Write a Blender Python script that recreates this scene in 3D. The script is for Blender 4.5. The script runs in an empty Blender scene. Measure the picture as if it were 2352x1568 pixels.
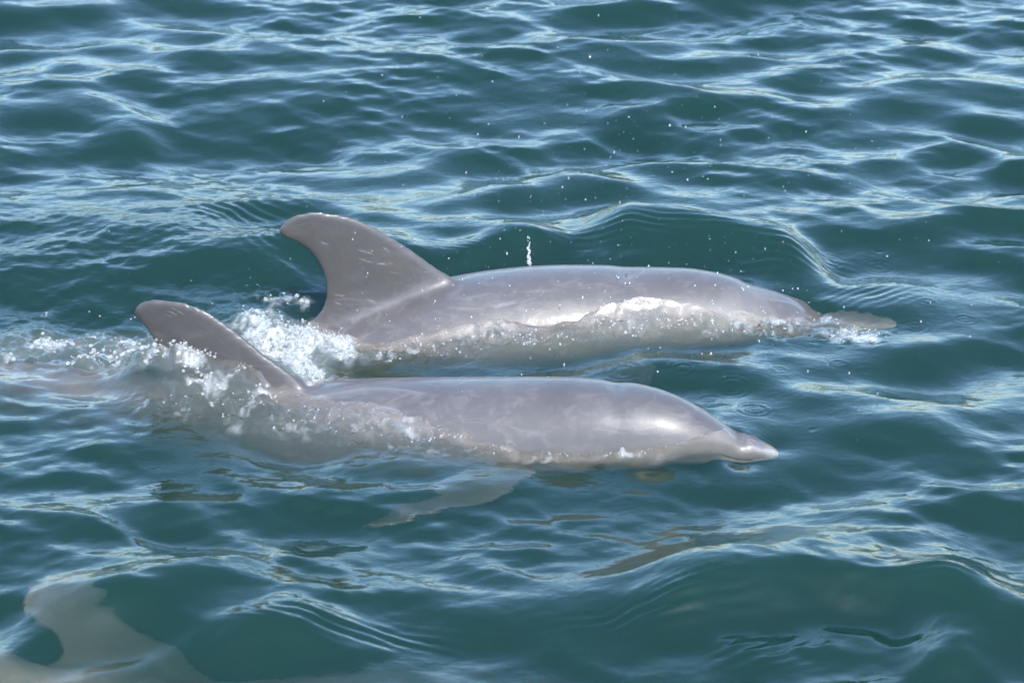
import bpy, bmesh, math, random
import numpy as np
from mathutils import Vector
from mathutils.bvhtree import BVHTree

random.seed(7)
RNG = np.random.default_rng(11)
sc = bpy.context.scene
col = sc.collection
R = math.radians

# ------------------------------------------------------------------ camera, sky, sun, exposure
PHI = R(24.0)                      # how far the lens looks down
DIST = 7.0                         # metres to the middle of the picture
HALF = 1.075 / 7.0                 # tangent of half the horizontal field of view
CAM = np.array([0.0, -DIST * math.cos(PHI), DIST * math.sin(PHI)])
cam_d = bpy.data.cameras.new('camera')
cam = bpy.data.objects.new('camera', cam_d)
col.objects.link(cam)
cam.location = CAM
cam.rotation_euler = (math.pi / 2 - PHI, 0, 0)
cam_d.sensor_width = 36.0
cam_d.lens = 18.0 / HALF
cam_d.clip_end = 3000
cam_d.dof.use_dof = True
cam_d.dof.focus_distance = 6.85
cam_d.dof.aperture_fstop = 9.0
sc.camera = cam

SUN_EL, SUN_AZ = R(56), R(172)     # azimuth clockwise from +y (away from the camera)
world = bpy.data.worlds.new('World')
sc.world = world
world.use_nodes = True
wnt = world.node_tree
sky = wnt.nodes.new('ShaderNodeTexSky')
sky.sky_type = 'NISHITA'
sky.sun_disc = False
sky.sun_elevation = SUN_EL
sky.sun_rotation = SUN_AZ
sky.air_density = 1.4
sky.dust_density = 0.8
sky.ozone_density = 7.0
wnt.links.new(sky.outputs[0], wnt.nodes['Background'].inputs[0])
wnt.nodes['Background'].inputs[1].default_value = 0.15
sun_d = bpy.data.lights.new('sun', 'SUN')
sun_d.energy = 2.7
sun_d.angle = R(0.53)
sun_d.color = (1.0, 0.95, 0.88)
sun = bpy.data.objects.new('sun', sun_d)
col.objects.link(sun)
sdir = Vector((math.sin(SUN_AZ) * math.cos(SUN_EL), math.cos(SUN_AZ) * math.cos(SUN_EL), math.sin(SUN_EL)))
sun.rotation_euler = sdir.to_track_quat('Z', 'Y').to_euler()
sc.view_settings.view_transform = 'Standard'
sc.view_settings.look = 'None'
sc.view_settings.exposure = 1.85
sc.view_settings.gamma = 1.0
sc.view_settings.use_curve_mapping = False
sc.cycles.use_denoising = True
sc.cycles.max_bounces = 14
sc.cycles.transmission_bounces = 10
sc.cycles.glossy_bounces = 5
sc.cycles.volume_bounces = 3
sc.cycles.transparent_max_bounces = 24
sc.cycles.sample_clamp_indirect = 6.0

# ------------------------------------------------------------------ helpers
def ray(px, py):
    """direction through a point of the photograph (on its 2352 x 1568 grid)"""
    u = (px - 1176.0) / 1176.0 * HALF
    v = (784.0 - py) / 1176.0 * HALF
    f = np.array([0, math.cos(PHI), -math.sin(PHI)])
    up = np.array([0, math.sin(PHI), math.cos(PHI)])
    return f + np.array([1.0, 0, 0]) * u + up * v

YAW = {}                           # mid planes that are turned about the vertical: y0 -> (slope, x where y = y0)
def on_plane_y(px, py, y0):
    d = ray(px, py)
    k, xr = YAW.get(y0, (0.0, 0.0))
    t = (y0 - k * xr - CAM[1] + k * CAM[0]) / (d[1] - k * d[0])
    return CAM + d * t

def on_water(px, py, z=0.0):
    d = ray(px, py)
    t = (z - CAM[2]) / d[2]
    return CAM + d * t

def pchip(xs, ys, q):
    xs = np.asarray(xs, float); ys = np.asarray(ys, float); q = np.asarray(q, float)
    h = np.diff(xs); dl = np.diff(ys) / h
    m = np.zeros_like(ys)
    m[0], m[-1] = dl[0], dl[-1]
    for i in range(1, len(xs) - 1):
        if dl[i - 1] * dl[i] > 0:
            w1, w2 = 2 * h[i] + h[i - 1], h[i] + 2 * h[i - 1]
            m[i] = (w1 + w2) / (w1 / dl[i - 1] + w2 / dl[i])
    i = np.clip(np.searchsorted(xs, q) - 1, 0, len(xs) - 2)
    t = np.clip((q - xs[i]) / h[i], 0, 1)
    return ((2*t**3 - 3*t**2 + 1) * ys[i] + (t**3 - 2*t**2 + t) * h[i] * m[i]
            + (-2*t**3 + 3*t**2) * ys[i + 1] + (t**3 - t**2) * h[i] * m[i + 1])

def vnoise(x, y, seed=0):
    """smooth value noise, about -1..1, one cell per unit"""
    xi = np.floor(x).astype(np.int64); yi = np.floor(y).astype(np.int64)
    fx = (x - xi); fy = (y - yi)
    fx = fx * fx * fx * (fx * (fx * 6 - 15) + 10); fy = fy * fy * fy * (fy * (fy * 6 - 15) + 10)
    def hsh(a, b):
        h = (a * 374761393 + b * 668265263 + seed * 974634777) & 0xffffffff
        h = ((h ^ (h >> 13)) * 1274126177) & 0xffffffff
        h = ((h ^ (h >> 16)) * 2246822519) & 0xffffffff
        return ((h ^ (h >> 15)) & 0xffff) / 32767.5 - 1.0
    a = hsh(xi, yi); b = hsh(xi + 1, yi); c = hsh(xi, yi + 1); d = hsh(xi + 1, yi + 1)
    return (a * (1 - fx) + b * fx) * (1 - fy) + (c * (1 - fx) + d * fx) * fy

def fbm(x, y, seed=0, octs=4, gain=0.5, lac=2.03):
    s = np.zeros_like(x); a = 1.0; f = 1.0
    for o in range(octs):
        s += a * vnoise(x * f + 17.3 * o, y * f - 9.1 * o, seed + o)
        a *= gain; f *= lac
    return s

def new_mat(name):
    m = bpy.data.materials.new(name)
    m.use_nodes = True
    nt = m.node_tree
    nt.nodes.clear()
    out = nt.nodes.new('ShaderNodeOutputMaterial')
    return m, nt, out

def mesh_from_arrays(name, v, quads):
    me = bpy.data.meshes.new(name)
    v = np.asarray(v, np.float32); quads = np.asarray(quads, np.int32)
    n = quads.shape[1]
    me.vertices.add(len(v)); me.vertices.foreach_set('co', v.ravel())
    me.loops.add(quads.size); me.loops.foreach_set('vertex_index', quads.ravel())
    me.polygons.add(len(quads))
    me.polygons.foreach_set('loop_start', np.arange(0, quads.size, n, dtype=np.int32))
    me.polygons.foreach_set('use_smooth', np.ones(len(quads), bool))
    me.update(calc_edges=True)
    me.validate()
    return me

def tag(o, label=None, cat=None, group=None, kind=None):
    if label: o['label'] = label
    if cat: o['category'] = cat
    if group: o['group'] = group
    if kind: o['kind'] = kind
    return o

# ------------------------------------------------------------------ dolphins: geometry
PROF_T = [0, .006, .02, .036, .046, .058, .075, .10, .13, .17, .22, .30, .40, .50, .60, .70, .80, .88, .95, 1.0]
PROF_B = [.012, .023, .032, .040, .049, .063, .080, .097, .116, .134, .153, .178, .192, .184, .155, .115, .075, .048, .026, .010]
PROF_A = [.015, .028, .037, .045, .055, .068, .082, .098, .114, .130, .147, .170, .184, .166, .128, .084, .048, .028, .020, .010]

def loft(rings):
    """closed quad tube through rings of equal length, ends capped to a point"""
    rings = [np.asarray(r) for r in rings]
    n = len(rings[0])
    v = np.vstack(rings + [rings[0].mean(0)[None], rings[-1].mean(0)[None]])
    f = []
    for i in range(len(rings) - 1):
        for k in range(n):
            f.append((i*n + k, i*n + (k+1) % n, (i+1)*n + (k+1) % n, (i+1)*n + k))
    c0, c1 = len(v) - 2, len(v) - 1
    for k in range(n):
        f.append((c0, (k+1) % n, k)); m = (len(rings)-1)*n
        f.append((c1, m + k, m + (k+1) % n))
    return v.tolist(), f

def resample(pts, n):
    pts = np.asarray(pts, float)
    d = np.r_[0, np.cumsum(np.linalg.norm(np.diff(pts, axis=0), axis=1))]
    q = np.linspace(0, d[-1], n)
    return np.stack([pchip(d, pts[:, k], q) for k in range(pts.shape[1])], 1)

def fin_loft(lead, trail, y0, thick, nsec=34, normal=np.array([0, 1.0, 0])):
    """a fin between a leading and a trailing edge curve (3-D, root to tip); airfoil sections across"""
    L = resample(lead, nsec); T = resample(trail, nsec)
    rings = []
    m = 18
    for i in range(nsec):
        chord = T[i] - L[i]
        c = np.linalg.norm(chord) + 1e-6
        s = i / (nsec - 1)
        th = max(0.0095, thick * c * (1 - .25 * s))
        th = min(th, 0.9 * c + .004)
        ring = []
        for sgn in (1, -1):
            us = np.linspace(0, 1, m, endpoint=False) if sgn > 0 else np.linspace(1, 0, m, endpoint=False)
            us = .5 - .5 * np.cos(math.pi * us)
            for u in us:
                prof = 2.6 * (math.sqrt(max(u, 0)) * .55 * (1 - u) ** .75 + .02 * (1 - abs(2*u - 1)))
                ring.append(L[i] + chord * u + normal * sgn * (.5 * th * prof + .0022))
        rings.append(np.array(ring))
    return loft(rings)

def build_dolphin(name, x_tip, L, y0, top_px, y_of_x, fin_lead, fin_trail, flippers, voxel, blow_x=None, yaw=0.0):
    """top_px: (px, row) of the back's silhouette; the body hangs below it"""
    xs_top, zt = [], []
    for px, row in top_px:
        p = on_plane_y(px, row, y0)
        xs_top.append(p[0]); zt.append(p[2])
    o = np.argsort(xs_top); xs_top = np.array(xs_top)[o]; zt = np.array(zt)[o]
    t = np.r_[np.linspace(0, .02, 8), np.linspace(.024, .16, 34), np.linspace(.17, 1, 80)]
    b = pchip(PROF_T, PROF_B, t); a = pchip(PROF_T, PROF_A, t)
    x = x_tip - t * L
    zmid = pchip(xs_top, zt, x)
    e = np.sqrt((b * math.cos(PHI)) ** 2 + (a * math.sin(PHI)) ** 2)
    zc = zmid - e / math.cos(PHI)
    # soften the centre line so that the back stays the photographed one but the belly runs smooth
    k = np.exp(-.5 * (np.arange(-6, 7) / 3.0) ** 2); k /= k.sum()
    belly = np.convolve(np.pad(zc - b, 6, mode='edge'), k, 'valid')
    top = zc + b
    zc = (top + belly) / 2; b = (top - belly) / 2
    NR = 56
    th = np.linspace(0, 2 * math.pi, NR, endpoint=False)
    rings = []
    for i in range(len(x)):
        cy = np.sign(np.sin(th)) * np.abs(np.sin(th)) ** .96 * a[i]
        cz = np.cos(th) * b[i]
        # jaw: the lower half of the beak is a little narrower, with the mouth line tucked in
        ti = t[i]
        if ti < .075:
            fade = min(1, (.075 - ti) / .03)
            crease = np.exp(-((np.cos(th) + .28) / .10) ** 2) * .10 * fade
            cy = cy * (1 - crease); cz = cz * (1 - crease * .4)
        rings.append(np.stack([np.full(NR, x[i]), y_of_x(x[i]) + cy, zc[i] + cz], 1))
    v, f = loft(rings)
    bm = bmesh.new()
    def add(v, f):
        vs = [bm.verts.new(p) for p in v]
        for q in f:
            try: bm.faces.new([vs[j] for j in q])
            except ValueError: pass
    add(v, f)
    # dorsal fin, in the dolphin's mid plane
    def fp(pp):
        return np.array([on_plane_y(px, row, y0) for px, row in pp])
    add(*fin_loft(fp(fin_lead), fp(fin_trail), y0, .15))
    # flukes
    xt = x_tip - L; zt_ = float(zc[-3]); yt = y_of_x(xt)
    for s in (1, -1):
        lead = [(xt + .20, yt, zt_), (xt + .10, yt + s*.10, zt_), (xt - .02, yt + s*.22, zt_), (xt - .10, yt + s*.29, zt_)]
        trail = [(xt - .02, yt, zt_), (xt - .02, yt + s*.08, zt_), (xt - .05, yt + s*.19, zt_), (xt - .105, yt + s*.288, zt_)]
        add(*fin_loft(lead, trail, y0, .10, 20, np.array([0, 0, 1.0])))
    for lead, trail, nrm in flippers:
        add(*fin_loft(lead, trail, y0, .14, 22, np.array(nrm) / np.linalg.norm(nrm)))
    bmesh.ops.recalc_face_normals(bm, faces=bm.faces)
    me = bpy.data.meshes.new(name + '_raw'); bm.to_mesh(me); bm.free()
    ob = bpy.data.objects.new(name, me); col.objects.link(ob)
    md = ob.modifiers.new('r', 'REMESH'); md.mode = 'VOXEL'; md.voxel_size = voxel; md.adaptivity = 0
    dg = bpy.context.evaluated_depsgraph_get()
    me2 = bpy.data.meshes.new_from_object(ob.evaluated_get(dg))
    ob.modifiers.clear(); ob.data = me2; me2.name = name
    nv = len(me2.vertices)
    co = np.empty(nv * 3); me2.vertices.foreach_get('co', co); co = co.reshape(-1, 3)
    ed = np.empty(len(me2.edges) * 2, np.int32); me2.edges.foreach_get('vertices', ed); ed = ed.reshape(-1, 2)
    deg = np.bincount(ed.ravel(), minlength=nv).astype(float)
    def body_at(xq):
        o2 = np.argsort(x)
        return np.interp(xq, x[o2], zc[o2]), np.interp(xq, x[o2], b[o2]), np.interp(xq, x[o2], a[o2])
    zc_v, b_v, a_v = body_at(co[:, 0])
    yb = np.array([y_of_x(q) for q in co[:, 0]])
    rad = np.sqrt(((co[:, 1] - yb) / a_v) ** 2 + ((co[:, 2] - zc_v) / b_v) ** 2)   # 1 on the bare body
    fl = fp(fin_lead); ft = fp(fin_trail)
    near_fin = (co[:, 0] < fl[0, 0] + .10) & (co[:, 0] > ft[0, 0] - .10) & (co[:, 2] > zc_v)
    w_f = np.where(near_fin, np.exp(-((rad - 1.03) / .14) ** 2), 0)
    def smooth(co, it, w, lam=.6):
        for _ in range(it):
            acc = np.stack([np.bincount(ed[:, 0], co[ed[:, 1], k], nv) + np.bincount(ed[:, 1], co[ed[:, 0], k], nv) for k in range(3)], 1) / deg[:, None]
            co = co + (acc - co) * (lam * w)[:, None]
        return co
    def taubin(co, it):
        for _ in range(it):
            co = smooth(co, 1, np.ones(nv), .55); co = smooth(co, 1, np.ones(nv), -.57)
        return co
    co = taubin(co, 10)
    co = smooth(co, int(26 * (.005 / voxel)), w_f, .8)
    co = taubin(co, 8)
    w_fin = np.clip((rad - 1.12) / .15, 0, 1) * (co[:, 2] > zc_v)
    for _ in range(14):
        co = smooth(co, 1, w_fin, .62); co = smooth(co, 1, w_fin, -.60)
    # blowhole dent and the crease behind the melon
    if blow_x is not None:
        for (bx, wd, dp, wy) in blow_x:
            zc_v2, b_v2, a_v2 = body_at(co[:, 0])
            topm = np.clip((co[:, 2] - zc_v2) / b_v2, 0, 1) ** 3
            co[:, 2] -= dp * np.exp(-((co[:, 0] - bx) / wd) ** 2) * topm * np.exp(-((co[:, 1] - yb) / wy) ** 2)
    me2.vertices.foreach_set('co', co.ravel())
    # colour attribute: r = belly (0 back .. 1 belly), g = fin, b = distance along the body (beak 0 .. tail 1)
    sa = (zc_v - co[:, 2]) / b_v
    belly = np.clip(.5 + .5 * sa, 0, 1)
    finm = np.clip((rad - 1.05) / .3, 0, 1) * (co[:, 2] > zc_v)
    at = me2.attributes.new('skin', 'FLOAT_COLOR', 'POINT')
    c4 = np.stack([belly, finm, np.clip((x_tip - co[:, 0]) / L, 0, 1), np.ones(nv)], 1).astype(np.float32)
    at.data.foreach_set('color', c4.ravel())
    me2.polygons.foreach_set('use_smooth', np.ones(len(me2.polygons), bool))
    me2.update()
    # the thing's origin at the middle of the body
    org = Vector((x_tip - .45 * L, y0, float(np.interp(x_tip - .45 * L, x[::-1], zc[::-1]))))
    co2 = co - np.array(org)
    me2.vertices.foreach_set('co', co2.ravel()); me2.update()
    ob.location = org
    ob['_body'] = 0
    del ob['_body']
    return ob, body_at, co

def skin_material(name, base, pale, belly_col, scars, spots_seed, blaze=None, pale_beak=1.0, org=(0, 0, 0)):
    m, nt, out = new_mat(name)
    N, Lk = nt.nodes, nt.links
    def node(t, **kw):
        n = N.new(t)
        for k, v in kw.items(): setattr(n, k, v)
        return n
    def mathn(op, a, b=None, c=None):
        n = node('ShaderNodeMath', operation=op)
        for i, s in enumerate((a, b, c)):
            if s is None: continue
            if isinstance(s, (int, float)): n.inputs[i].default_value = s
            else: Lk.new(s, n.inputs[i])
        return n.outputs[0]
    def ramp(fac, lo, hi, smooth=True):
        n = node('ShaderNodeMapRange'); n.interpolation_type = 'SMOOTHSTEP' if smooth else 'LINEAR'
        Lk.new(fac, n.inputs[0]); n.inputs[1].default_value = lo; n.inputs[2].default_value = hi
        return n.outputs[0]
    def mix(fac, a, b):
        n = node('ShaderNodeMix', data_type='RGBA')
        if isinstance(fac, (int, float)): n.inputs[0].default_value = fac
        else: Lk.new(fac, n.inputs[0])
        for s, i in ((a, 6), (b, 7)):
            if isinstance(s, tuple): n.inputs[i].default_value = (*s, 1)
            else: Lk.new(s, n.inputs[i])
        return n.outputs[2]
    tc = node('ShaderNodeTexCoord')
    P = tc.outputs['Object']
    att = node('ShaderNodeAttribute', attribute_name='skin')
    sep = node('ShaderNodeSeparateColor'); Lk.new(att.outputs['Color'], sep.inputs[0])
    bel, fin, along = sep.outputs[0], sep.outputs[1], sep.outputs[2]
    def noise(scale, detail=4, rough=.55, vec=P, dist=0.0):
        n = node('ShaderNodeTexNoise'); n.inputs['Scale'].default_value = scale
        n.inputs['Detail'].default_value = detail; n.inputs['Roughness'].default_value = rough
        n.inputs['Distortion'].default_value = dist
        Lk.new(vec, n.inputs['Vector']); return n.outputs[0]
    n1 = noise(5, 5); n2 = noise(28, 4, .6, dist=.6); n3 = noise(160, 3, .6)
    wob = mathn('ADD', bel, mathn('MULTIPLY', mathn('SUBTRACT', n1, .5), .28))
    c = mix(ramp(wob, .22, .50), base, pale)
    c = mix(ramp(wob, .60, .80), c, belly_col)
    dark = tuple(x * .78 for x in base)
    c = mix(mathn('MULTIPLY', ramp(n1, .46, .62), .75), c, dark)
    c = mix(mathn('MULTIPLY', ramp(n2, .48, .66), .45), c, tuple(x * 1.45 for x in base))
    mpv = node('ShaderNodeMapping'); mpv.inputs['Scale'].default_value = (.35, 1, 1.6); Lk.new(P, mpv.inputs[0])
    n4 = noise(17, 5, .62, mpv.outputs[0], 1.2)
    c = mix(mathn('MULTIPLY', ramp(n4, .50, .72), .40), c, tuple(x * 1.25 for x in pale))
    c = mix(mathn('MULTIPLY', ramp(n4, .48, .30), .30), c, tuple(x * .8 for x in base))
    if blaze is not None:
        # the pale brush of the flank: a band between two curves in the body's own x and z
        (x0, x1, za, zb, zw) = blaze
        sp = node('ShaderNodeSeparateXYZ'); Lk.new(P, sp.inputs[0])
        xr = ramp(sp.outputs[0], x0, x1, False)
        zl = mathn('ADD', mathn('MULTIPLY', xr, zb - za), za)
        dz = mathn('DIVIDE', mathn('SUBTRACT', sp.outputs[2], zl), zw)
        ends = mathn('MULTIPLY', ramp(sp.outputs[0], x0, x0 + .12), mathn('SUBTRACT', 1.0, ramp(sp.outputs[0], x1 - .12, x1)))
        band = mathn('MULTIPLY', mathn('SUBTRACT', 1.0, ramp(mathn('ADD', dz, mathn('MULTIPLY', mathn('SUBTRACT', n1, .5), .5)), .2, 1.0)), ends)
        c = mix(mathn('MULTIPLY', band, .70), c, belly_col)
    # beak: grey above, cream lower jaw and lip
    bk = mathn('SUBTRACT', 1.0, ramp(along, .040, .060))
    c = mix(mathn('MULTIPLY', mathn('MULTIPLY', bk, mathn('SUBTRACT', 1.0, ramp(bel, .42, .50))), .6 if pale_beak >= 1 else 0.0), c, tuple(x * 1.15 for x in base))
    c = mix(mathn('MULTIPLY', mathn('MULTIPLY', bk, mathn('MULTIPLY', ramp(bel, .48, .52), mathn('SUBTRACT', 1.0, ramp(bel, .53, .56)))), .9), c, tuple(x * .35 for x in base))
    c = mix(mathn('MULTIPLY', mathn('MULTIPLY', bk, ramp(bel, .54 if pale_beak >= 1 else .0, .60 if pale_beak >= 1 else .45)), pale_beak), c, (.27, .245, .19))
    tip = mathn('SUBTRACT', 1.0, ramp(along, .004, .016))
    c = mix(mathn('MULTIPLY', tip, .4), c, (.27, .245, .19))
    # darker rim and tip of the fin
    c = mix(mathn('MULTIPLY', fin, .60), c, tuple(x * .70 for x in base))
    # freckles
    vo = node('ShaderNodeTexVoronoi', feature='F1'); vo.inputs['Scale'].default_value = 26; vo.inputs['Randomness'].default_value = 1
    Lk.new(P, vo.inputs['Vector'])
    thr = noise(7, 2)
    spot = mathn('LESS_THAN', vo.outputs['Distance'], mathn('MULTIPLY', ramp(thr, .40, .62), .15))
    c = mix(mathn('MULTIPLY', spot, .75), c, (.06, .055, .06))
    # old tooth rakes and scratches: (x0, z0, x1, z1, half width, strength, dark)
    spx = node('ShaderNodeSeparateXYZ'); Lk.new(P, spx.inputs[0])
    wv = mathn('MULTIPLY', mathn('SUBTRACT', noise(45, 2), .5), .006)
    X = mathn('ADD', spx.outputs[0], wv); Z = mathn('ADD', spx.outputs[2], wv)
    for (x0, z0, x1, z1, hw, st, dk) in scars:
        dx, dz = x1 - x0, z1 - z0; LL = math.hypot(dx, dz); dx /= LL; dz /= LL
        al = mathn('ADD', mathn('MULTIPLY', mathn('SUBTRACT', X, x0), dx), mathn('MULTIPLY', mathn('SUBTRACT', Z, z0), dz))
        ac = mathn('ABSOLUTE', mathn('SUBTRACT', mathn('MULTIPLY', mathn('SUBTRACT', X, x0), -dz), mathn('MULTIPLY', mathn('SUBTRACT', Z, z0), -dx)))
        over = mathn('ABSOLUTE', mathn('SUBTRACT', mathn('DIVIDE', al, LL), .5))
        msk = mathn('MULTIPLY', mathn('SUBTRACT', 1.0, ramp(ac, hw * .4, hw)), mathn('SUBTRACT', 1.0, ramp(over, .15, .5)))
        c = mix(mathn('MULTIPLY', mathn('MULTIPLY', msk, ramp(n2, .35, .6)), st * .6), c, (.10, .09, .095) if dk else (.21, .20, .197))
    bs = node('ShaderNodeBsdfPrincipled')
    Lk.new(c, bs.inputs['Base Color'])
    bs.inputs['Roughness'].default_value = .34
    bs.inputs['IOR'].default_value = 1.42
    bs.inputs['Coat Weight'].default_value = .40
    bs.inputs['Coat Roughness'].default_value = .10
    bs.inputs['Coat IOR'].default_value = 1.33
    bs.inputs['Subsurface Weight'].default_value = .0
    rr = mathn('ADD', mathn('MULTIPLY', n2, .22), .36); Lk.new(rr, bs.inputs['Roughness'])
    bp = node('ShaderNodeBump'); bp.inputs['Strength'].default_value = .25; bp.inputs['Distance'].default_value = .003
    hgt = mathn('ADD', mathn('MULTIPLY', n2, 1.0), mathn('MULTIPLY', n3, .22))
    Lk.new(hgt, bp.inputs['Height']); Lk.new(bp.outputs[0], bs.inputs['Normal'])
    bp2 = node('ShaderNodeBump'); bp2.inputs['Strength'].default_value = .35; bp2.inputs['Distance'].default_value = .002
    Lk.new(mathn('ADD', n2, mathn('MULTIPLY', noise(95, 2), .5)), bp2.inputs['Height']); Lk.new(bp2.outputs[0], bs.inputs['Coat Normal'])
    Lk.new(bs.outputs[0], out.inputs[0])
    return m

# near dolphin
YN = -0.436
YAW[YN] = (-.28, .20)
yn = lambda x: YN - .28 * (x - .20)
near_top = [(-900, 815), (-600, 822), (-300, 834), (-100, 845), (100, 859), (300, 876), (450, 889), (600, 888), (700, 881), (760, 874), (830, 870), (950, 868),
            (1100, 867), (1250, 866), (1340, 868), (1380, 872), (1412, 877), (1450, 879), (1500, 889), (1550, 906), (1600, 930),
            (1640, 955), (1672, 978), (1692, 993), (1720, 1004), (1750, 1019), (1772, 1034), (1786, 1046)]
near_lead = [(740, 925), (700, 880), (660, 850), (600, 808), (560, 775), (520, 745), (480, 718), (440, 700), (400, 690), (360, 686), (332, 690), (313, 703), (307, 716)]
near_trail = [(300, 1010), (345, 930), (372, 880), (380, 850), (373, 820), (362, 797), (349, 776), (335, 755), (322, 738), (313, 728), (309, 721), (307, 717), (306.5, 716.5)]
tipN = on_plane_y(1786, 1046, YN)[0]
flipN = []
fl_root = on_plane_y(1235, 1040, YN)[0]
yr = yn(fl_root)
for sg in (-1, 1):
    lead = [(fl_root + .02, yr + sg*.10, -0.105), (fl_root - .05, yr + sg*.18, -0.115), (fl_root - .15, yr + sg*.25, -0.125), (fl_root - .34, yr + sg*.29 - .02, -0.145)]
    trail = [(fl_root - .13, yr + sg*.08, -0.125), (fl_root - .15, yr + sg*.13, -0.125), (fl_root - .21, yr + sg*.20, -0.135), (fl_root - .342, yr + sg*.288 - .02, -0.145)]
    flipN.append((lead, trail, (0.1, -sg * .35, .93)))
near, bodyN, coN = build_dolphin('dolphin', tipN, 2.42, YN, near_top, yn, near_lead, near_trail, flipN, .0055,
                                 blow_x=[(on_plane_y(1418, 880, YN)[0], .016, .008, .05), (on_plane_y(1700, 1000, YN)[0], .009, .010, .06)])
# far dolphin
YF = 0.19
far_top = [(-700, 1060), (-300, 980), (100, 900), (350, 848), (550, 800), (720, 745), (830, 704), (930, 664), (1000, 641), (1060, 629), (1130, 618), (1200, 611), (1300, 607),
           (1400, 608), (1440, 611), (1500, 612), (1580, 614), (1640, 623), (1690, 636), (1725, 652), (1745, 657), (1780, 667), (1820, 683),
           (1855, 703), (1885, 724), (1910, 738), (1940, 744), (1980, 752), (2020, 768), (2050, 788)]
far_lead = [(1080, 680), (1040, 632), (1005, 616), (950, 578), (900, 545), (850, 517), (800, 498), (760, 490), (720, 487), (688, 491), (660, 504), (646, 519), (640, 532)]
far_trail = [(650, 800), (700, 742), (730, 719), (745, 695), (749, 665), (744, 635), (731, 605), (711, 579), (684, 560), (664, 551), (650, 544), (643, 538), (640.5, 533)]
tipF = on_plane_y(2050, 788, YF)[0]
fr = on_plane_y(1500, 700, YF)[0]
lead = [(fr + .02, YF - .10, -.20), (fr - .03, YF - .20, -.24), (fr - .12, YF - .27, -.27), (fr - .25, YF - .32, -.30)]
trail = [(fr - .15, YF - .10, -.22), (fr - .17, YF - .19, -.25), (fr - .21, YF - .25, -.28), (fr - .252, YF - .319, -.30)]
flipF = [(lead, trail, (0.1, .35, .93)), ([(p[0], 2*YF - p[1], p[2]) for p in lead], [(p[0], 2*YF - p[1], p[2]) for p in trail], (0.1, -.35, .93))]
far, bodyF, coF = build_dolphin('dolphin.001', tipF, 2.52, YF, far_top, lambda x: YF, far_lead, far_trail, flipF, .0055,
                                blow_x=[(on_plane_y(1440, 612, YF)[0], .018, .006, .05)])
# third dolphin, wholly under water at the lower left
third, bodyT, coT = build_dolphin('dolphin.002', tipN, 2.42, YN, near_top, yn, near_lead, near_trail, [], .0075)
tip_l = Vector(on_plane_y(307, 716, YN)) - third.location
third.rotation_euler = (R(-63), R(28), R(5))
tgt = on_water(70, 1296, 0)
third.scale = (1.05, 1.05, 1.05)
third.location = Vector((tgt[0], tgt[1], -.125)) - third.rotation_euler.to_matrix() @ (tip_l * 1.05)

def scars_px(ob, y0, lst):
    r = []
    for (xa, ya, xb, yb, w, st, dk) in lst:
        p = on_plane_y(xa, ya, y0); q = on_plane_y(xb, yb, y0)
        r.append((p[0] - ob.location.x, p[2] - ob.location.z, q[0] - ob.location.x, q[2] - ob.location.z, w, st, dk))
    return r
BASE = (.061, .0555, .0535); PALE = (.112, .104, .095); BELLY = (.165, .157, .144)
scF = scars_px(far, YF, [(735, 552, 760, 560, .003, .6, 0), (815, 566, 860, 580, .003, .8, 0), (875, 562, 905, 580, .0028, .7, 0), (820, 588, 860, 600, .003, .6, 0),
                         (862, 600, 905, 603, .0035, .7, 0), (880, 617, 925, 624, .003, .5, 0), (765, 673, 795, 675, .0022, .6, 0), (765, 688, 790, 697, .002, .6, 0),
                         (960, 620, 1000, 622, .0025, .5, 0), (1090, 670, 1240, 645, .0035, .45, 0), (783, 642, 790, 655, .002, .7, 1), (900, 530, 925, 550, .0035, .5, 0), (840, 680, 870, 690, .003, .4, 0)])
scN = scars_px(near, YN, [(372, 705, 412, 723, .0022, .7, 0), (388, 700, 430, 722, .0022, .7, 0), (376, 718, 400, 726, .0022, .6, 0), (350, 697, 380, 690, .002, .5, 1),
                          (1165, 925, 1185, 1010, .012, .30, 0), (1280, 1030, 1400, 985, .0035, .45, 0), (1330, 945, 1440, 915, .002, .5, 1),
                          (1360, 940, 1400, 932, .002, .4, 1), (1010, 915, 1040, 900, .003, .4, 1), (1300, 1000, 1420, 985, .004, .25, 0)])
near.data.materials.append(skin_material('near_skin', BASE, PALE, BELLY, scN, 1, None, 1.0))
zb0 = on_plane_y(1180, 745, YF)[2] - far.location.z; zb1 = on_plane_y(1650, 690, YF)[2] - far.location.z
xb0 = on_plane_y(1000, 745, YF)[0] - far.location.x; xb1 = on_plane_y(1800, 690, YF)[0] - far.location.x
far.data.materials.append(skin_material('far_skin', tuple(c * 1.03 for c in BASE), PALE, (.140, .133, .124), scF, 2, (xb0, xb1, zb0 - .05, zb1 + .0, .07), .9))
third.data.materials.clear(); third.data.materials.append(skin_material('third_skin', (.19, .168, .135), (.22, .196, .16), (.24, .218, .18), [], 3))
tag(near, 'grey dolphin with splashed lower fin and pale-lipped beak, nearer of the surfacing pair', 'dolphin', 'dolphins swimming side by side')
tag(far, 'pale grey dolphin with tall curved fin fully out of the water, behind the nearer one', 'dolphin', 'dolphins swimming side by side')
tag(third, 'tan dolphin wholly under water in the lower left corner, fin tip below the surface', 'dolphin', 'dolphins swimming side by side')

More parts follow.
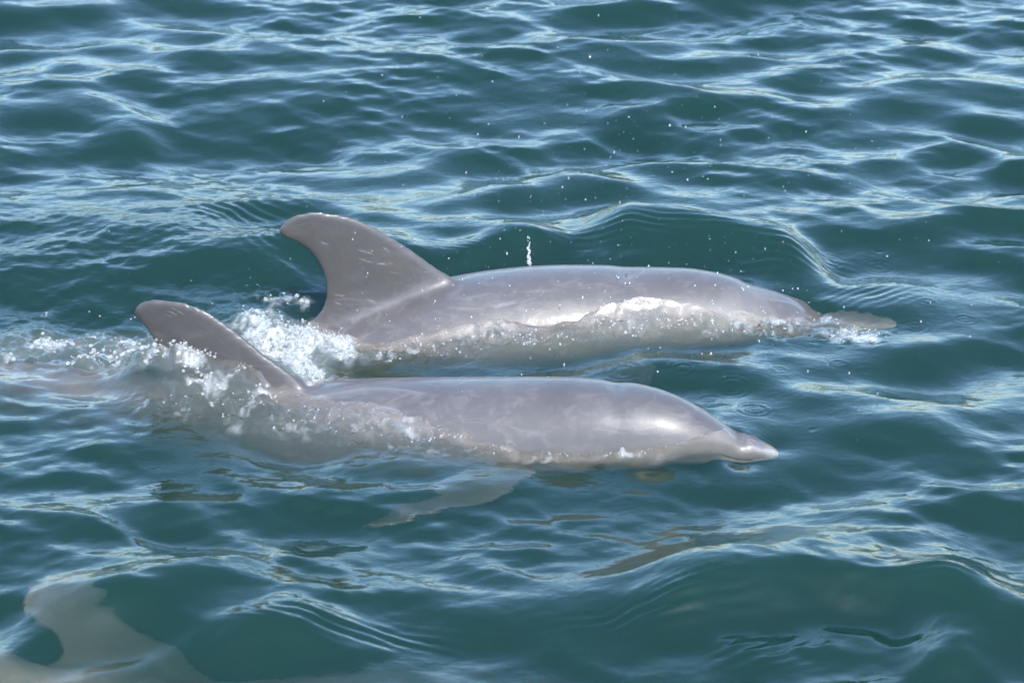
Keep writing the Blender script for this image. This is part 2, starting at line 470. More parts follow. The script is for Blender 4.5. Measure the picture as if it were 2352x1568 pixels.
# eyes: small dark beads set in the heads
em, ent, eout = new_mat('eye_dark')
eb = ent.nodes.new('ShaderNodeBsdfPrincipled'); eb.inputs['Base Color'].default_value = (.02, .018, .016, 1); eb.inputs['Roughness'].default_value = .12
ent.links.new(eb.outputs[0], eout.inputs[0])
def add_eye(ob, body_at, x_tip, y0, L):
    xe = x_tip - .155 * L * .92; y0 = yn(xe) if ob is near else y0
    zc, b, a = body_at(np.array([xe]))
    for s in (-1, 1):
        zz = zc[0] - .30 * b[0]
        yy = y0 + s * a[0] * math.sqrt(1 - .09) * .985
        bm = bmesh.new(); bmesh.ops.create_uvsphere(bm, u_segments=16, v_segments=10, radius=.011)
        for v in bm.verts: v.co.y *= .6; v.co.z *= .75
        for f in bm.faces: f.smooth = True
        me = bpy.data.meshes.new('eye'); bm.to_mesh(me); bm.free(); me.materials.append(em)
        e = bpy.data.objects.new('eye', me); col.objects.link(e); e.parent = ob
        e.location = Vector((xe, yy, zz)) - ob.location
add_eye(near, bodyN, tipN, YN, 2.42); add_eye(far, bodyF, tipF, YF, 2.52)
def add_blowhole(ob, px, row, y0):
    vs = [ob.location + v.co for v in ob.data.vertices]
    tree = BVHTree.FromPolygons(vs, [tuple(p.vertices) for p in ob.data.polygons])
    p = on_plane_y(px, row, y0)
    h, nrm, _i, _d = tree.ray_cast(Vector((p[0], (yn(p[0]) if ob is near else y0) - .006, 1.0)), Vector((0, 0, -1)))
    bm = bmesh.new()
    n = 20
    rows_ = []
    for k in range(n + 1):                      # a crescent slit, open towards the tail
        a_ = math.pi - .8 + 1.6 * k / n
        wd = .0020 * math.sin(math.pi * k / n) ** .6 + .0002
        r0, r1 = .013 - wd, .013 + wd
        rows_.append([bm.verts.new((r0 * math.cos(a_), r0 * math.sin(a_), .0008)), bm.verts.new((.013 * math.cos(a_), .013 * math.sin(a_), .0022)),
                      bm.verts.new((r1 * math.cos(a_), r1 * math.sin(a_), .0008)), bm.verts.new((.013 * math.cos(a_), .013 * math.sin(a_), -.004))])
    for k in range(n):
        for q in range(4):
            bm.faces.new((rows_[k][q], rows_[k][(q + 1) % 4], rows_[k + 1][(q + 1) % 4], rows_[k + 1][q]))
    bmesh.ops.recalc_face_normals(bm, faces=bm.faces)
    for f in bm.faces: f.smooth = True
    me = bpy.data.meshes.new('blowhole'); bm.to_mesh(me); bm.free(); me.materials.append(em)
    o = bpy.data.objects.new('blowhole', me); col.objects.link(o); o.parent = ob
    o.location = h - ob.location; o.rotation_euler = Vector((0, 0, 1)).rotation_difference(nrm).to_euler()
add_blowhole(near, 1424, 880, YN); add_blowhole(far, 1450, 612, YF)
for e0 in [c for c in near.children]:
    e = e0.copy(); col.objects.link(e); e.parent = third

# ------------------------------------------------------------------ water
def axis(lo, hi, d, far_, g=1.08):
    core = np.arange(lo, hi + d * .5, d)
    out = []; s = d; p = 0.0
    while p < far_:
        s *= g; p += s; out.append(p)
    out = np.array(out)
    return np.r_[(lo - out)[::-1], core, core[-1] + out], np.r_[np.full(0, 0)]
DX = .0050
ax, _ = axis(-1.46, 1.46, DX, 380.0)
ay, _ = axis(-1.50, 2.42, DX, 380.0)
X0, Y0 = np.meshgrid(ax, ay)
sx = np.gradient(ax); sy = np.gradient(ay)
SP = np.maximum(*np.meshgrid(sx, sy)).astype(np.float32)
X = X0.astype(np.float32); Y = Y0.astype(np.float32)

# --- wind waves: a sum of directional Gerstner waves
def patch(x, y, s, seed):
    return np.clip(.5 + .75 * fbm(x / s, y / s, seed, 2), 0, 1).astype(np.float32)
PX = patch(X, Y, .55, 21); PX2 = patch(X, Y, .30, 22)
H = np.zeros_like(X); DXg = np.zeros_like(X); DYg = np.zeros_like(X)
def band(n, l0, l1, steep, spread, mod, chop, th0=1.45):
    global H, DXg, DYg
    for i in range(n):
        lam = l0 * (l1 / l0) ** ((i + RNG.random()) / n)
        k = 2 * math.pi / lam
        th = th0 + RNG.normal(0, spread)
        a = steep * lam / (2 * math.pi) / math.sqrt(n) * (.6 + .8 * RNG.random())
        ph = RNG.random() * 6.283
        fade = np.clip(2.2 - SP / (lam * .22), 0, 1)
        arg = (k * (math.cos(th) * X + math.sin(th) * Y) + ph).astype(np.float32)
        A = a * fade * mod
        H += A * np.cos(arg)
        s_ = A * np.sin(arg) * chop
        DXg -= math.cos(th) * s_; DYg -= math.sin(th) * s_
band(14, .50, 1.4, .105, .55, 1.0, .6)
band(34, .15, .46, .235, .55, .6 + .6 * PX, .55)
band(34, .06, .15, .130, .60, .35 + .8 * PX2, .4)
band(34, .03, .06, .062, .60, .35 + .8 * PX2, .2)
# --- masks on the water plane, from footprints in the picture
def blob(pts, soft=1.0):
    """soft union of ellipses given as (px, row, half width, half height) on the picture"""
    m = np.zeros_like(X)
    for px, row, hw, hh in pts:
        c = on_water(px, row); e1 = on_water(px + hw, row); e2 = on_water(px, row - hh)
        rx = abs(e1[0] - c[0]); ry = abs(e2[1] - c[1])
        d2 = ((X - c[0]) / rx) ** 2 + ((Y - c[1]) / ry) ** 2
        m = np.maximum(m, np.exp(-d2 * 1.2 * soft))
    return m
ruffle = blob([(150, 600, 330, 110), (420, 560, 250, 90), (150, 720, 300, 80), (600, 650, 160, 70), (420, 690, 200, 70)])
band(40, .022, .085, .13, 1.1, .10 + .16 * PX2 + 1.0 * ruffle, .4)

X = X + DXg; Y = Y + DYg

# --- ridges seen in the picture: a crest line with a steep face towards the lens
def ridge(pts, h, wf, wb, ends=.25):
    global H
    P = np.array([on_water(px, row)[:2] for px, row in pts])
    o = np.argsort(P[:, 0]); P = P[o]
    yc = pchip(P[:, 0], P[:, 1], np.clip(X, P[0, 0], P[-1, 0]).ravel()).reshape(X.shape)
    L = P[-1, 0] - P[0, 0]
    e = np.clip((X - P[0, 0]) / (ends * L), 0, 1) * np.clip((P[-1, 0] - X) / (ends * L), 0, 1)
    e = e * e * (3 - 2 * e)
    d = Y - yc
    w = np.where(d < 0, wf, wb)
    H += (h * e * np.exp(-(d / w) ** 2)).astype(np.float32)
ridge([(1380, 1460), (1550, 1415), (1700, 1375), (1850, 1345), (2000, 1345), (2150, 1372), (2400, 1420)], .058, .10, .22)
ridge([(2050, 1530), (2200, 1500), (2300, 1480), (2500, 1500), (2700, 1530)], .050, .10, .2)
ridge([(-200, 1560), (0, 1500), (120, 1445), (300, 1400), (450, 1410), (600, 1452), (950, 1500)], .035, .09, .16)
ridge([(1500, 1005), (1700, 1000), (1950, 985), (2100, 1000), (2350, 1060)], .018, .10, .16)
ridge([(1300, 545), (1500, 548), (1700, 570), (1850, 610), (1960, 665)], .075, .16, .14)
ridge([(-150, 330), (0, 285), (120, 268), (250, 290), (420, 330)], .040, .10, .14)
ridge([(700, 565), (900, 590), (1020, 610), (1150, 575), (1320, 560)], .025, .06, .10)

# --- where the water meets the animals
def waterline(co_obj, pts):
    me = co_obj.data
    vs = [co_obj.matrix_world.to_translation() * 0 + co_obj.location + v.co for v in me.vertices]
    tree = BVHTree.FromPolygons(vs, [tuple(p.vertices) for p in me.polygons])
    r = []
    for px, row in pts:
        d = Vector(ray(px, row)).normalized()
        hit = tree.ray_cast(Vector(CAM), d)
        if hit[0] is not None: r.append(tuple(hit[0]))
    return r, tree
wlN, treeN = waterline(near, [(385, 808), (430, 805), (480, 812), (530, 822), (560, 835), (590, 852), (620, 875), (640, 892), (655, 906), (700, 914), (760, 920), (830, 930), (900, 945), (960, 960), (1000, 978), (1050, 1000), (1100, 1015), (1150, 1028), (1200, 1036), (1280, 1042),
                             (1360, 1044), (1440, 1040), (1500, 1033), (1560, 1021), (1610, 1005), (1640, 993), (1660, 984)])
wlF, treeF = waterline(far, [(725, 745), (750, 765), (790, 785), (830, 796), (870, 795), (920, 788), (980, 775), (1040, 760), (1100, 746), (1150, 738), (1185, 748), (1250, 754), (1320, 745), (1360, 730), (1400, 711),
                            (1430, 698), (1480, 689), (1530, 693), (1580, 703), (1640, 714), (1700, 722), (1760, 730), (1820, 736), (1862, 737)])
extra = []
bk, _t = waterline(near, [(1695, 1010), (1720, 1020), (1740, 1032), (1760, 1040), (1778, 1046)])
extra += [(p[0], p[1], p[2] + .009) for p in bk]
for px, row, z in [(1700, 1070, -.004), (1500, 1085, -.006), (1300, 1090, -.006)]:
    p = on_water(px, row, z); extra.append(tuple(p))
for px, row, z in [(1880, 800, .0)]:
    p = on_water(px, row, z); extra.append(tuple(p))
bk, _t = waterline(far, [(1900, 742), (1940, 756), (1980, 768), (2010, 778), (2040, 787)])
extra += [(p[0], p[1], max(p[2] + .05, .014)) for p in bk]
ctrl = np.array(wlN + wlF + extra)
num = np.zeros_like(X); den = np.zeros_like(X) + 1e-9; mx = np.zeros_like(X)
rows = np.where((ay > -1.3) & (ay < 1.0))[0]; r0, r1 = rows[0], rows[-1]
for (cx, cy, cz) in ctrl:
    d2 = (X[r0:r1] - cx) ** 2 + (Y[r0:r1] - cy) ** 2
    w = 1 / (d2 + .0004) ** 1.5
    num[r0:r1] += w * cz; den[r0:r1] += w
    mx[r0:r1] = np.maximum(mx[r0:r1], np.exp(-d2 / (2 * .085 ** 2)))
mk = np.clip(mx * 1.05, 0, 1)
H = H * (1 - mk) + mk * (num / den)

def blur(A, n):
    for ax_ in (0, 1):
        P = np.pad(A, [(n, n) if k == ax_ else (0, 0) for k in (0, 1)], mode='edge')
        c = np.cumsum(P, axis=ax_)
        c = np.insert(c, 0, 0, axis=ax_)
        A = (np.take(c, range(2*n + 1, c.shape[ax_]), ax_) - np.take(c, range(0, c.shape[ax_] - 2*n - 1), ax_)) / (2*n + 1)
    return A
# the lip of water that clings along the bodies
for W in (wlN[8:], wlF):
    W = resample(np.array(W), 220)
    iy = np.where((ay > W[:, 1].min() - .06) & (ay < W[:, 1].max() + .06))[0]; ix = np.where((ax > W[:, 0].min() - .06) & (ax < W[:, 0].max() + .06))[0]
    s_ = np.s_[iy[0]:iy[-1] + 1, ix[0]:ix[-1] + 1]
    dm = np.full(X[s_].shape, 9.0, np.float32)
    for w_ in W:
        dm = np.minimum(dm, (X[s_] - w_[0]) ** 2 + (Y[s_] - w_[1]) ** 2)
    dm = np.sqrt(dm)
    H[s_] += .0065 * np.exp(-((dm - .006) / .0085) ** 2) * (.7 + .5 * vnoise(X[s_] / .05, Y[s_] / .03, 61)) - .0035 * np.exp(-((dm - .030) / .012) ** 2)

# --- white water and broken surface
def seen(P):
    p = P - CAM
    d = p[..., 1] * math.cos(PHI) - p[..., 2] * math.sin(PHI)
    return 1176 + p[..., 0] / d / HALF * 1176, 784 - (p[..., 1] * math.sin(PHI) + p[..., 2] * math.cos(PHI)) / d / HALF * 1176
PXX, PYY = seen(np.stack([X, Y, blur(H, 3)], -1).astype(np.float64))
ok = (Y > -1.6) & (Y < 2.6) & (np.abs(X) < 1.7)
def zone(pts):
    # a patch of the water surface given as ellipses on the picture, carried to wherever the water really is
    m = np.zeros_like(X)
    for px, row, hw, hh in pts:
        m = np.maximum(m, np.exp(-1.2 * (((PXX - px) / hw) ** 2 + ((PYY - row) / hh) ** 2)))
    return (m * ok).astype(np.float32)
fin_cover = zone([(430, 820, 90, 45), (520, 860, 90, 45), (600, 890, 60, 30), (480, 880, 120, 40)])
white = zone([(640, 790, 110, 50), (720, 810, 110, 45), (600, 750, 80, 30), (690, 860, 90, 25), (780, 800, 50, 25)])
left = zone([(120, 796, 210, 34), (300, 805, 130, 40), (40, 815, 150, 26), (250, 838, 150, 16)])
flankN = zone([(560, 945, 140, 36), (700, 962, 180, 40), (850, 985, 160, 36), (980, 1008, 120, 30), (430, 925, 110, 30), (1100, 1035, 100, 16), (1250, 1052, 150, 9), (1450, 1045, 120, 8)])
flankF = zone([(900, 815, 70, 18), (1000, 800, 110, 28), (1120, 775, 90, 32), (1250, 780, 120, 22), (1420, 740, 110, 36), (1520, 730, 120, 34), (1640, 745, 130, 28), (1760, 755, 110, 20)])
headF = zone([(1895, 738, 55, 18), (1965, 768, 100, 24)])
tail_ = zone([(640, 690, 70, 25), (690, 690, 50, 20)])
b1 = fbm(X / .055, Y / .055, 31, 4, .55); b2 = fbm(X / .022 + b1 * .5, Y / .030, 32, 3, .55)
rg = 1 - np.abs(fbm(X / .030 + .4 * b1, Y / .040, 33, 3, .5))
H += fin_cover * (.010 * b1 + .009 * b2)
b3 = fbm(X / .011, Y / .013, 37, 2, .5)
H += white * (.020 * b1 + .011 * b2 + .004 * b3 + .012)
H += left * (.013 * b1 + .008 * b2 + .002 * b3 + .004)
H += flankN * (.0060 * b1 + .0170 * (rg - .6) + .0055 * b2)
H += flankF * (.0060 * b1 + .0160 * (rg - .6) + .0055 * b2)
chop = np.clip(np.maximum.reduce([flankN * 1.25, flankF * 1.25, .7 * fin_cover, .9 * headF]) * (.72 + .5 * vnoise(X / .07, Y / .05, 55)), 0, 1)
c1 = fbm(X / .021, Y / .024, 51, 2, .5); c2 = 1 - 2 * np.abs(vnoise(X / .016 + .3 * b1, Y / .020, 52))
H += chop * (.0075 * c1 + .0030 * c2)
H += tail_ * (.010 * b1 + .006 * b2 + .008)
H += headF * (.003 * b1 + .002 * b2)
# fine lines of capillary ripples ahead of the beaks and on crests
def capillary(px, row, hw, hh, lam, amp, ang):
    global H
    c = on_water(px, row); rx = abs(on_water(px + hw, row)[0] - c[0]); ry = abs(on_water(px, row - hh)[1] - c[1])
    m = np.exp(-(((X - c[0]) / rx) ** 2 + ((Y - c[1]) / ry) ** 2) * 1.3)
    wob = .012 * fbm(X / .12, Y / .12, int(px) % 97, 2)
    H += (amp * m * np.cos(2 * math.pi / lam * (math.cos(ang) * X + math.sin(ang) * Y + wob))).astype(np.float32)
for args in [(1640, 1010, 60, 30, .013, .0010, 2.3), (1650, 1420, 160, 30, .024, .0016, 1.9), (1500, 1440, 180, 25, .026, .0016, 1.8), (2200, 1385, 180, 22, .026, .0016, 1.25),
             (700, 1450, 160, 22, .024, .0016, 1.25), (900, 1470, 200, 25, .028, .0014, 1.3), (1750, 1500, 120, 40, .026, .0016, 2.2), (1720, 1030, 60, 30, .014, .0008, .7),
             (560, 500, 130, 30, .028, .0018, .9), (620, 560, 60, 40, .024, .0016, .6), (1980, 700, 90, 40, .020, .0007, 2.2), (2050, 680, 70, 30, .022, .0006, 2.4),
             (700, 1000, 160, 18, .014, .0009, 1.6), (860, 1020, 150, 18, .014, .0009, 1.5), (1250, 1055, 180, 10, .012, .0007, 1.57), (1050, 590, 110, 14, .016, .0010, 1.2), (1780, 610, 150, 30, .026, .0016, 1.1), (1500, 570, 200, 20, .024, .0014, 1.4)]:
    capillary(*args)
# rings where drops fell
rings = [(2020, 603, 37), (1905, 594, 40), (1758, 569, 18), (2075, 812, 22), (1568, 863, 22), (1448, 846, 16), (1430, 861, 46), (1680, 900, 42), (1628, 920, 26), (1670, 945, 24),
         (1730, 955, 34), (2012, 871, 14), (1990, 850, 16), (1875, 828, 14), (1925, 838, 18), (1730, 590, 16), (1455, 594, 18), (1590, 578, 14), (1865, 1002, 14), (1866, 878, 14),
         (2100, 750, 34), (1965, 796, 18), (2310, 810, 26), (2180, 850, 24), (2130, 700, 20), (1500, 520, 26), (1080, 523, 20), (1750, 880, 16), (1540, 905, 14), (1560, 880, 20),
         (2215, 735, 26), (1340, 850, 14), (1240, 840, 12), (1620, 560, 20), (2020, 570, 24), (1850, 545, 20), (1790, 860, 18), (1400, 835, 12)]
for px, row, rr in rings[::2] + rings[1:12:3]:
    c = on_water(px, row); rad = abs(on_water(px + rr, row)[0] - c[0])
    ix = np.where(np.abs(ax - c[0]) < rad * 2 + .06)[0]; iy = np.where(np.abs(ay - c[1]) < rad * 2 + .06)[0]
    s = np.s_[iy[0]:iy[-1] + 1, ix[0]:ix[-1] + 1]
    d = np.hypot(X[s] - c[0], Y[s] - c[1])
    lam = .011 + .10 * rad
    H[s] += (.0009 * np.cos(2 * math.pi * (d - rad) / lam) * np.exp(-((d - rad * .78) / (rad * .42 + .003)) ** 2)).astype(np.float32)
    H[s] += (.0012 * np.exp(-(d / .006) ** 2)).astype(np.float32) * (-1 if rr < 20 else .5)

# --- foam density per vertex, plus white flecks painted as sparkle on the chop
fn = fbm(X / .05, Y / .05, 41, 4, .6); fn2 = fbm(X / .018, Y / .024, 42, 3, .6)
foam = np.clip(white * 1.05 - .36 + .42 * fn + .30 * fn2, 0, 1) * .9
foam = np.maximum(foam, np.clip(fin_cover * .9 - .62 + .30 * fn + .25 * fn2, 0, 1))
foam = np.maximum(foam, np.clip(left * .9 - .66 + .28 * fn + .22 * fn2, 0, 1) * .8)
foam = np.maximum(foam, np.clip(tail_ * .8 - .6 + .28 * fn + .22 * fn2, 0, 1) * .8)
foam = np.maximum(foam, np.clip(flankF * .5 - .66 + .2 * fn + .22 * fn2, 0, 1) * .6)
foam = np.maximum(foam, np.clip(chop * (c2 * .9 + .35 * fn) - .42, 0, 1) * .5)  # whitish flecks on the chop's ridges, painted in for the sparkle of broken water
foam = np.maximum(foam, np.clip(headF * .9 - .45 + .3 * fn + .3 * fn2, 0, 1) * .7)
foam = np.maximum(foam, .22 * white + .14 * left + .06 * fin_cover)
foam = np.clip(foam, 0, .72) * np.clip(3 * np.maximum.reduce([white, fin_cover, left, tail_, flankF, flankN, headF]) - .3, 0, 1)
aer = np.clip(white + .75 * left + .5 * fin_cover + .3 * flankF, 0, 1)

ny, nx = X.shape
V = np.stack([X, Y, H], -1).reshape(-1, 3)
idx = np.arange(nx * ny).reshape(ny, nx)
Q = np.stack([idx[:-1, :-1], idx[:-1, 1:], idx[1:, 1:], idx[1:, :-1]], -1).reshape(-1, 4)
bd = np.r_[idx[0, :], idx[1:, -1], idx[-1, :-1][::-1], idx[1:-1, 0][::-1]]
DEEP = -6.0
bot = V[bd].copy(); bot[:, 2] = DEEP
nb = len(bd); base_i = len(V); ii = np.arange(nb); jj = (ii + 1) % nb
sideq = np.stack([bd[jj], bd[ii], base_i + ii, base_i + jj], 1)
cen = np.array([[0, 0, DEEP]])
V = np.vstack([V, bot, cen])
ci = len(V) - 1
capq = np.stack([base_i + jj[::2], base_i + ii[::2], np.full(len(ii[::2]), ci), base_i + (jj[::2] + 1) % nb if False else base_i + jj[::2]], 1)
wm = mesh_from_arrays('water', V, np.vstack([Q, sideq]))
# bottom as triangles in a fan
bmw = None
water = bpy.data.objects.new('water', wm); col.objects.link(water)
fa = np.zeros(len(wm.vertices), np.float32); fa[:nx * ny] = foam.ravel()
at = wm.attributes.new('foam', 'FLOAT', 'POINT'); at.data.foreach_set('value', fa)
fa[:nx * ny] = np.maximum.reduce([chop, .5 * white, .5 * left, .35 * ruffle]).ravel()
at = wm.attributes.new('chop', 'FLOAT', 'POINT'); at.data.foreach_set('value', fa)
tag(water, 'rippled green blue sea water around the dolphins', 'water', kind='structure')

m, nt, out = new_mat('sea_water')
N, Lk = nt.nodes, nt.links
gl = N.new('ShaderNodeBsdfGlass'); gl.inputs['IOR'].default_value = 1.40; gl.inputs['Roughness'].default_value = 0.0
geo = N.new('ShaderNodeTexCoord')
mp = N.new('ShaderNodeMapping'); mp.inputs['Scale'].default_value = (1, 1.3, 1); Lk.new(geo.outputs['Object'], mp.inputs[0])
nz = N.new('ShaderNodeTexNoise'); nz.inputs['Scale'].default_value = 58; nz.inputs['Detail'].default_value = 3; Lk.new(mp.outputs[0], nz.inputs['Vector'])
bp = N.new('ShaderNodeBump'); bp.inputs['Distance'].default_value = .005
cat_ = N.new('ShaderNodeAttribute'); cat_.attribute_name = 'chop'
cm = N.new('ShaderNodeMapRange'); cm.inputs[3].default_value = .20; cm.inputs[4].default_value = 1.0; Lk.new(cat_.outputs['Fac'], cm.inputs[0]); Lk.new(cm.outputs[0], bp.inputs['Strength'])
Lk.new(nz.outputs[0], bp.inputs['Height']); Lk.new(bp.outputs[0], gl.inputs['Normal'])
fat = N.new('ShaderNodeAttribute'); fat.attribute_name = 'foam'
fv = N.new('ShaderNodeTexVoronoi'); fv.inputs['Scale'].default_value = 130; fv.feature = 'DISTANCE_TO_EDGE'; Lk.new(geo.outputs['Object'], fv.inputs['Vector'])
cell = N.new('ShaderNodeMapRange'); cell.inputs[1].default_value = .02; cell.inputs[2].default_value = .22; cell.inputs[3].default_value = 1.0; cell.inputs[4].default_value = .8
Lk.new(fv.outputs['Distance'], cell.inputs[0])
mul = N.new('ShaderNodeMath'); mul.operation = 'MULTIPLY'; Lk.new(fat.outputs['Fac'], mul.inputs[0]); Lk.new(cell.outputs[0], mul.inputs[1])
fd = N.new('ShaderNodeBsdfPrincipled'); fd.inputs['Base Color'].default_value = (.42, .435, .43, 1); fd.inputs['Roughness'].default_value = .25
mxs = N.new('ShaderNodeMixShader'); Lk.new(mul.outputs[0], mxs.inputs[0]); Lk.new(gl.outputs[0], mxs.inputs[1]); Lk.new(fd.outputs[0], mxs.inputs[2])
Lk.new(mxs.outputs[0], out.inputs['Surface'])
wm.materials.append(m)
water.visible_shadow = False      # sunlight passes the surface into the water

# the cloudy body of the water below the surface
st = 3
Hb = np.minimum(blur(H.astype(np.float64), 2), H)[::st, ::st] - .004
Xb, Yb = X[::st, ::st], Y[::st, ::st]
my, mx_ = Xb.shape
Vb = np.stack([Xb, Yb, Hb], -1).reshape(-1, 3)
ib = np.arange(my * mx_).reshape(my, mx_)
Qb = np.stack([ib[:-1, :-1], ib[:-1, 1:], ib[1:, 1:], ib[1:, :-1]], -1).reshape(-1, 4)
db = np.r_[ib[0, :], ib[1:, -1], ib[-1, :-1][::-1], ib[1:-1, 0][::-1]]
vb = Vb[db].copy(); vb[:, 2] = DEEP + .2
k0 = len(Vb); i0 = np.arange(len(db)); i1 = (i0 + 1) % len(db)
murk_me = mesh_from_arrays('murk', np.vstack([Vb, vb]), np.vstack([Qb, np.stack([db[i1], db[i0], k0 + i0, k0 + i1], 1)]))
bmm = bmesh.new(); bmm.from_mesh(murk_me); bmm.verts.ensure_lookup_table()
bmm.faces.new([bmm.verts[k0 + i] for i in range(len(db))][::-1]); bmm.to_mesh(murk_me); bmm.free()
murk = bpy.data.objects.new('murk', murk_me); col.objects.link(murk)
m, nt, out = new_mat('murky_water')
N, Lk = nt.nodes, nt.links
EXT = 5.6                           # extinction per metre
ALB = (.015, .083, .048)             # share of it that is scattered
vs_ = N.new('ShaderNodeVolumeScatter'); vs_.inputs['Color'].default_value = (*ALB, 1); vs_.inputs['Density'].default_value = EXT
vs_.inputs['Anisotropy'].default_value = .1
va_ = N.new('ShaderNodeVolumeAbsorption'); va_.inputs['Color'].default_value = (*ALB, 1); va_.inputs['Density'].default_value = EXT
vsum = N.new('ShaderNodeAddShader'); Lk.new(vs_.outputs[0], vsum.inputs[0]); Lk.new(va_.outputs[0], vsum.inputs[1])
Lk.new(vsum.outputs[0], out.inputs['Volume'])
murk_me.materials.append(m)
tag(murk, 'cloudy green depth of the sea water', 'water', kind='stuff')

# seabed
sb = mesh_from_arrays('seabed', [(-500, -500, DEEP + .5), (500, -500, DEEP + .5), (500, 500, DEEP + .5), (-500, 500, DEEP + .5)], [(0, 1, 2, 3)])
seabed = bpy.data.objects.new('seabed', sb); col.objects.link(seabed)
m2, nt2, out2 = new_mat('sea_mud')
pb = nt2.nodes.new('ShaderNodeBsdfPrincipled'); pb.inputs['Base Color'].default_value = (.05, .07, .05, 1); pb.inputs['Roughness'].default_value = .9
nt2.links.new(pb.outputs[0], out2.inputs[0]); sb.materials.append(m2)
tag(seabed, 'dark muddy seabed under the water', 'seabed', kind='structure')

# low wooded hills all round the bay, far outside the frame: they show only mirrored in the ripples
na = 360
hv, hq = [], []
prof = [(0, -.2), (6, .35), (16, .62), (34, .85), (60, 1.0), (110, .8), (170, -.1)]
for i in range(na):
    a_ = 2 * math.pi * i / na
    ca, sa_ = math.cos(a_), math.sin(a_)
    hgt = 20 + 7 * math.sin(3 * a_ + 1) + 4 * math.sin(7 * a_ + 2) + 1.6 * math.sin(31 * a_) + RNG.normal(0, 1.0)
    for (dr, hz) in prof:
        rr_ = 260 + 18 * math.sin(5 * a_ + .7) + dr
        hv.append((rr_ * ca, rr_ * sa_, hz * hgt + (RNG.normal(0, .7) if 0 < hz < 1 else 0)))
m_ = len(prof)
for i in range(na):
    j = (i + 1) % na
    for k in range(m_ - 1):
        hq.append((i*m_ + k, j*m_ + k, j*m_ + k + 1, i*m_ + k + 1))
hm = mesh_from_arrays('hills', hv, hq)
hills = bpy.data.objects.new('hills', hm); col.objects.link(hills)
mh, nth, outh = new_mat('wooded_hills')
ph = nth.nodes.new('ShaderNodeBsdfPrincipled'); ph.inputs['Roughness'].default_value = .95
nh = nth.nodes.new('ShaderNodeTexNoise'); nh.inputs['Scale'].default_value = .35; nh.inputs['Detail'].default_value = 5
ch = nth.nodes.new('ShaderNodeTexCoord'); nth.links.new(ch.outputs['Object'], nh.inputs['Vector'])
rh = nth.nodes.new('ShaderNodeValToRGB'); rh.color_ramp.elements[0].position = .35; rh.color_ramp.elements[0].color = (.030, .036, .020, 1)
rh.color_ramp.elements[1].position = .65; rh.color_ramp.elements[1].color = (.085, .080, .052, 1)
nth.links.new(nh.outputs[0], rh.inputs[0]); nth.links.new(rh.outputs[0], ph.inputs['Base Color']); nth.links.new(ph.outputs[0], outh.inputs[0])
hm.materials.append(mh)
tag(hills, 'low wooded hills round the bay', 'hills', kind='structure')

# ------------------------------------------------------------------ bubbles, foam and spray
def ico(sub=1):
    bm = bmesh.new(); bmesh.ops.create_icosphere(bm, subdivisions=sub, radius=1.0)
    bm.verts.ensure_lookup_table()
    v = np.array([x.co[:] for x in bm.verts]); f = np.array([[x.index for x in p.verts] for p in bm.faces]); bm.free()
    return v, f
ICO1, ICO2 = ico(1), ico(2)
def balls(name, cen, rad, stretch=None, tpl=ICO1):
    v0, f0 = tpl
    n = len(cen)
    s_ = np.ones((n, 3)) if stretch is None else stretch
    V = (v0[None] * (rad[:, None] * s_)[:, None, :] + cen[:, None, :]).reshape(-1, 3)
    F = (f0[None] + (np.arange(n) * len(v0))[:, None, None]).reshape(-1, 3)
    me = mesh_from_arrays(name, V, F)
    ob = bpy.data.objects.new(name, me); col.objects.link(ob)
    return ob
def pick(mask, n, thr=.25):
    w = np.clip(mask - thr, 0, None) * (np.abs(X) < 1.6) * (np.abs(Y) < 2.5)
    w = (w / w.sum()).ravel()
    i = RNG.choice(w.size, n, p=w)
    j = RNG.normal(0, .002, (n, 2))
    return np.stack([X.ravel()[i] + j[:, 0], Y.ravel()[i] + j[:, 1], H.ravel()[i]], 1)
def inside(c, tree):
    # drop whatever would sit inside an animal
    keep = []
    for p in c:
        loc, nrm, i, d = tree.find_nearest(Vector(p))
        keep.append((Vector(p) - loc).dot(nrm) > -.001)
    return np.array(keep)
gap = np.clip(.5 + .9 * fn, 0, 1)
cw = pick(white * gap ** 2, 4200, .25); cw[:, 2] += RNG.random(len(cw)) ** 3 * .022
cl = pick(left * gap + .6 * tail_, 900, .30)
cf = pick(fin_cover * gap, 900, .25); cf[:, 2] += RNG.random(len(cf)) ** 4 * .012
ck = np.vstack([pick(flankF, 300, .4), pick(headF, 160, .4), pick(flankN, 110, .4)])
ru = pick(ruffle * np.clip(fn, 0, 1), 60, .45)
wl = []  # tiny bubbles strung along the waterlines, added to imitate glints on the meniscus
for W, k in ((wlN[8:], 26), (wlF, 26)):
    W = resample(np.array(W), 60)
    q = W[RNG.integers(0, 60, 60 * k // 4)]
    wl.append(q + RNG.normal(0, 1, q.shape) * np.array([.006, .003, .0025]) + np.array([0, -.002, .001]))
wl = np.vstack(wl)
cen = np.vstack([cw, cl, cf, ck, ru, wl])
rad = np.r_[.0008 + .0034 * RNG.random(len(cw)) ** 5, .0009 + .0060 * RNG.random(len(cl)) ** 7, .0008 + .0034 * RNG.random(len(cf)) ** 5,
            .001 + .002 * RNG.random(len(ck)) ** 2, 0.0008 + .0018 * RNG.random(len(ru)) ** 2, .0005 + .0012 * RNG.random(len(wl)) ** 2]
keep = inside(cen, treeN) & inside(cen, treeF)
cen, rad = cen[keep], rad[keep]
bub = balls('foam_and_glint_bubbles', cen, rad)
m, nt, out = new_mat('bubble_film'); N, Lk = nt.nodes, nt.links
tr = N.new('ShaderNodeBsdfTransparent'); tr.inputs[0].default_value = (.97, .98, .97, 1)
pr = N.new('ShaderNodeBsdfPrincipled'); pr.inputs['Base Color'].default_value = (.42, .435, .43, 1); pr.inputs['Roughness'].default_value = .08; pr.inputs['Coat Weight'].default_value = .5
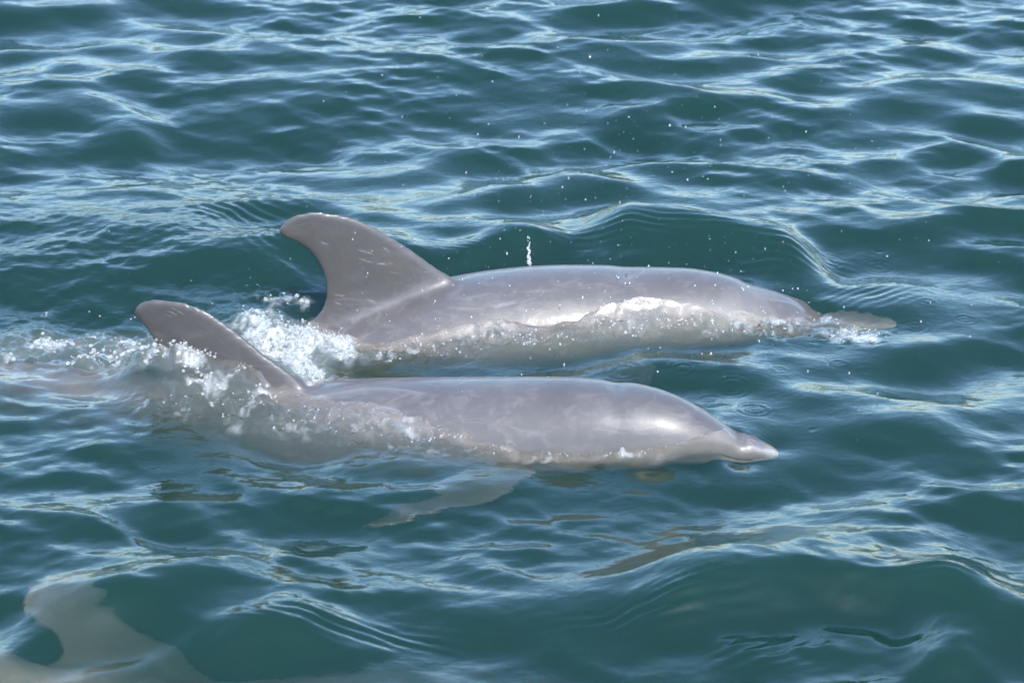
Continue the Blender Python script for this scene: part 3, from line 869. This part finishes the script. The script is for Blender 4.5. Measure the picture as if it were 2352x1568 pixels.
lw = N.new('ShaderNodeLayerWeight'); lw.inputs[0].default_value = .45
mr = N.new('ShaderNodeMapRange'); mr.inputs[3].default_value = .22; mr.inputs[4].default_value = .60; Lk.new(lw.outputs['Facing'], mr.inputs[0])
mx2 = N.new('ShaderNodeMixShader'); Lk.new(mr.outputs[0], mx2.inputs[0]); Lk.new(tr.outputs[0], mx2.inputs[1]); Lk.new(pr.outputs[0], mx2.inputs[2])
Lk.new(mx2.outputs[0], out.inputs[0])
bub.data.materials.append(m)
tag(bub, 'white foam and bubbles churned up between the two fins, with tiny beads added as waterline glints', 'foam', kind='stuff')

# spray thrown up by the breath of the farther dolphin
n = 380
c = np.stack([RNG.normal(.22, .34, n), RNG.normal(.45, .40, n), np.abs(RNG.normal(.10, .26, n)) + .015], 1)
n2 = 260
c2 = np.stack([RNG.normal(.25, .30, n2), RNG.normal(-.05, .14, n2), np.abs(RNG.normal(.03, .10, n2)) + .012], 1)
c = np.vstack([c, c2])
c = c[(c[:, 1] > -.7) & (c[:, 1] < 1.6) & (np.abs(c[:, 0]) < 1.4)]
rad = .0006 + .0013 * RNG.random(len(c)) ** 3
st_ = np.stack([np.ones(len(c)), np.ones(len(c)), 1 + 1.6 * RNG.random(len(c)) ** 2], 1)
jet = on_water(1215, 606)
jc = np.array([[jet[0] + RNG.normal(0, .0018), jet[1] + RNG.normal(0, .002), .002 + .062 * k / 14] for k in range(15)])
jr = np.array([.0042 - .00020 * k + RNG.normal(0, .0006) for k in range(15)]); jr[10] *= .55; jr[12] *= .5; jr[14] *= 1.3
js = np.tile([1, 1, 1.5], (15, 1))
keep = inside(c, treeN) & inside(c, treeF)
c, rad, st_ = c[keep], rad[keep], st_[keep]
spray = balls('spray_droplets', np.vstack([c, jc]), np.r_[rad, np.abs(jr)], np.vstack([st_, js]))
m, nt, out = new_mat('droplet_water'); N, Lk = nt.nodes, nt.links
pr = N.new('ShaderNodeBsdfPrincipled'); pr.inputs['Base Color'].default_value = (.80, .82, .83, 1); pr.inputs['Roughness'].default_value = .04
pr.inputs['IOR'].default_value = 1.333; pr.inputs['Transmission Weight'].default_value = .72
Lk.new(pr.outputs[0], out.inputs[0]); spray.data.materials.append(m)
tag(spray, 'fine white spray droplets hanging in the air over the farther dolphin', 'spray', kind='stuff')
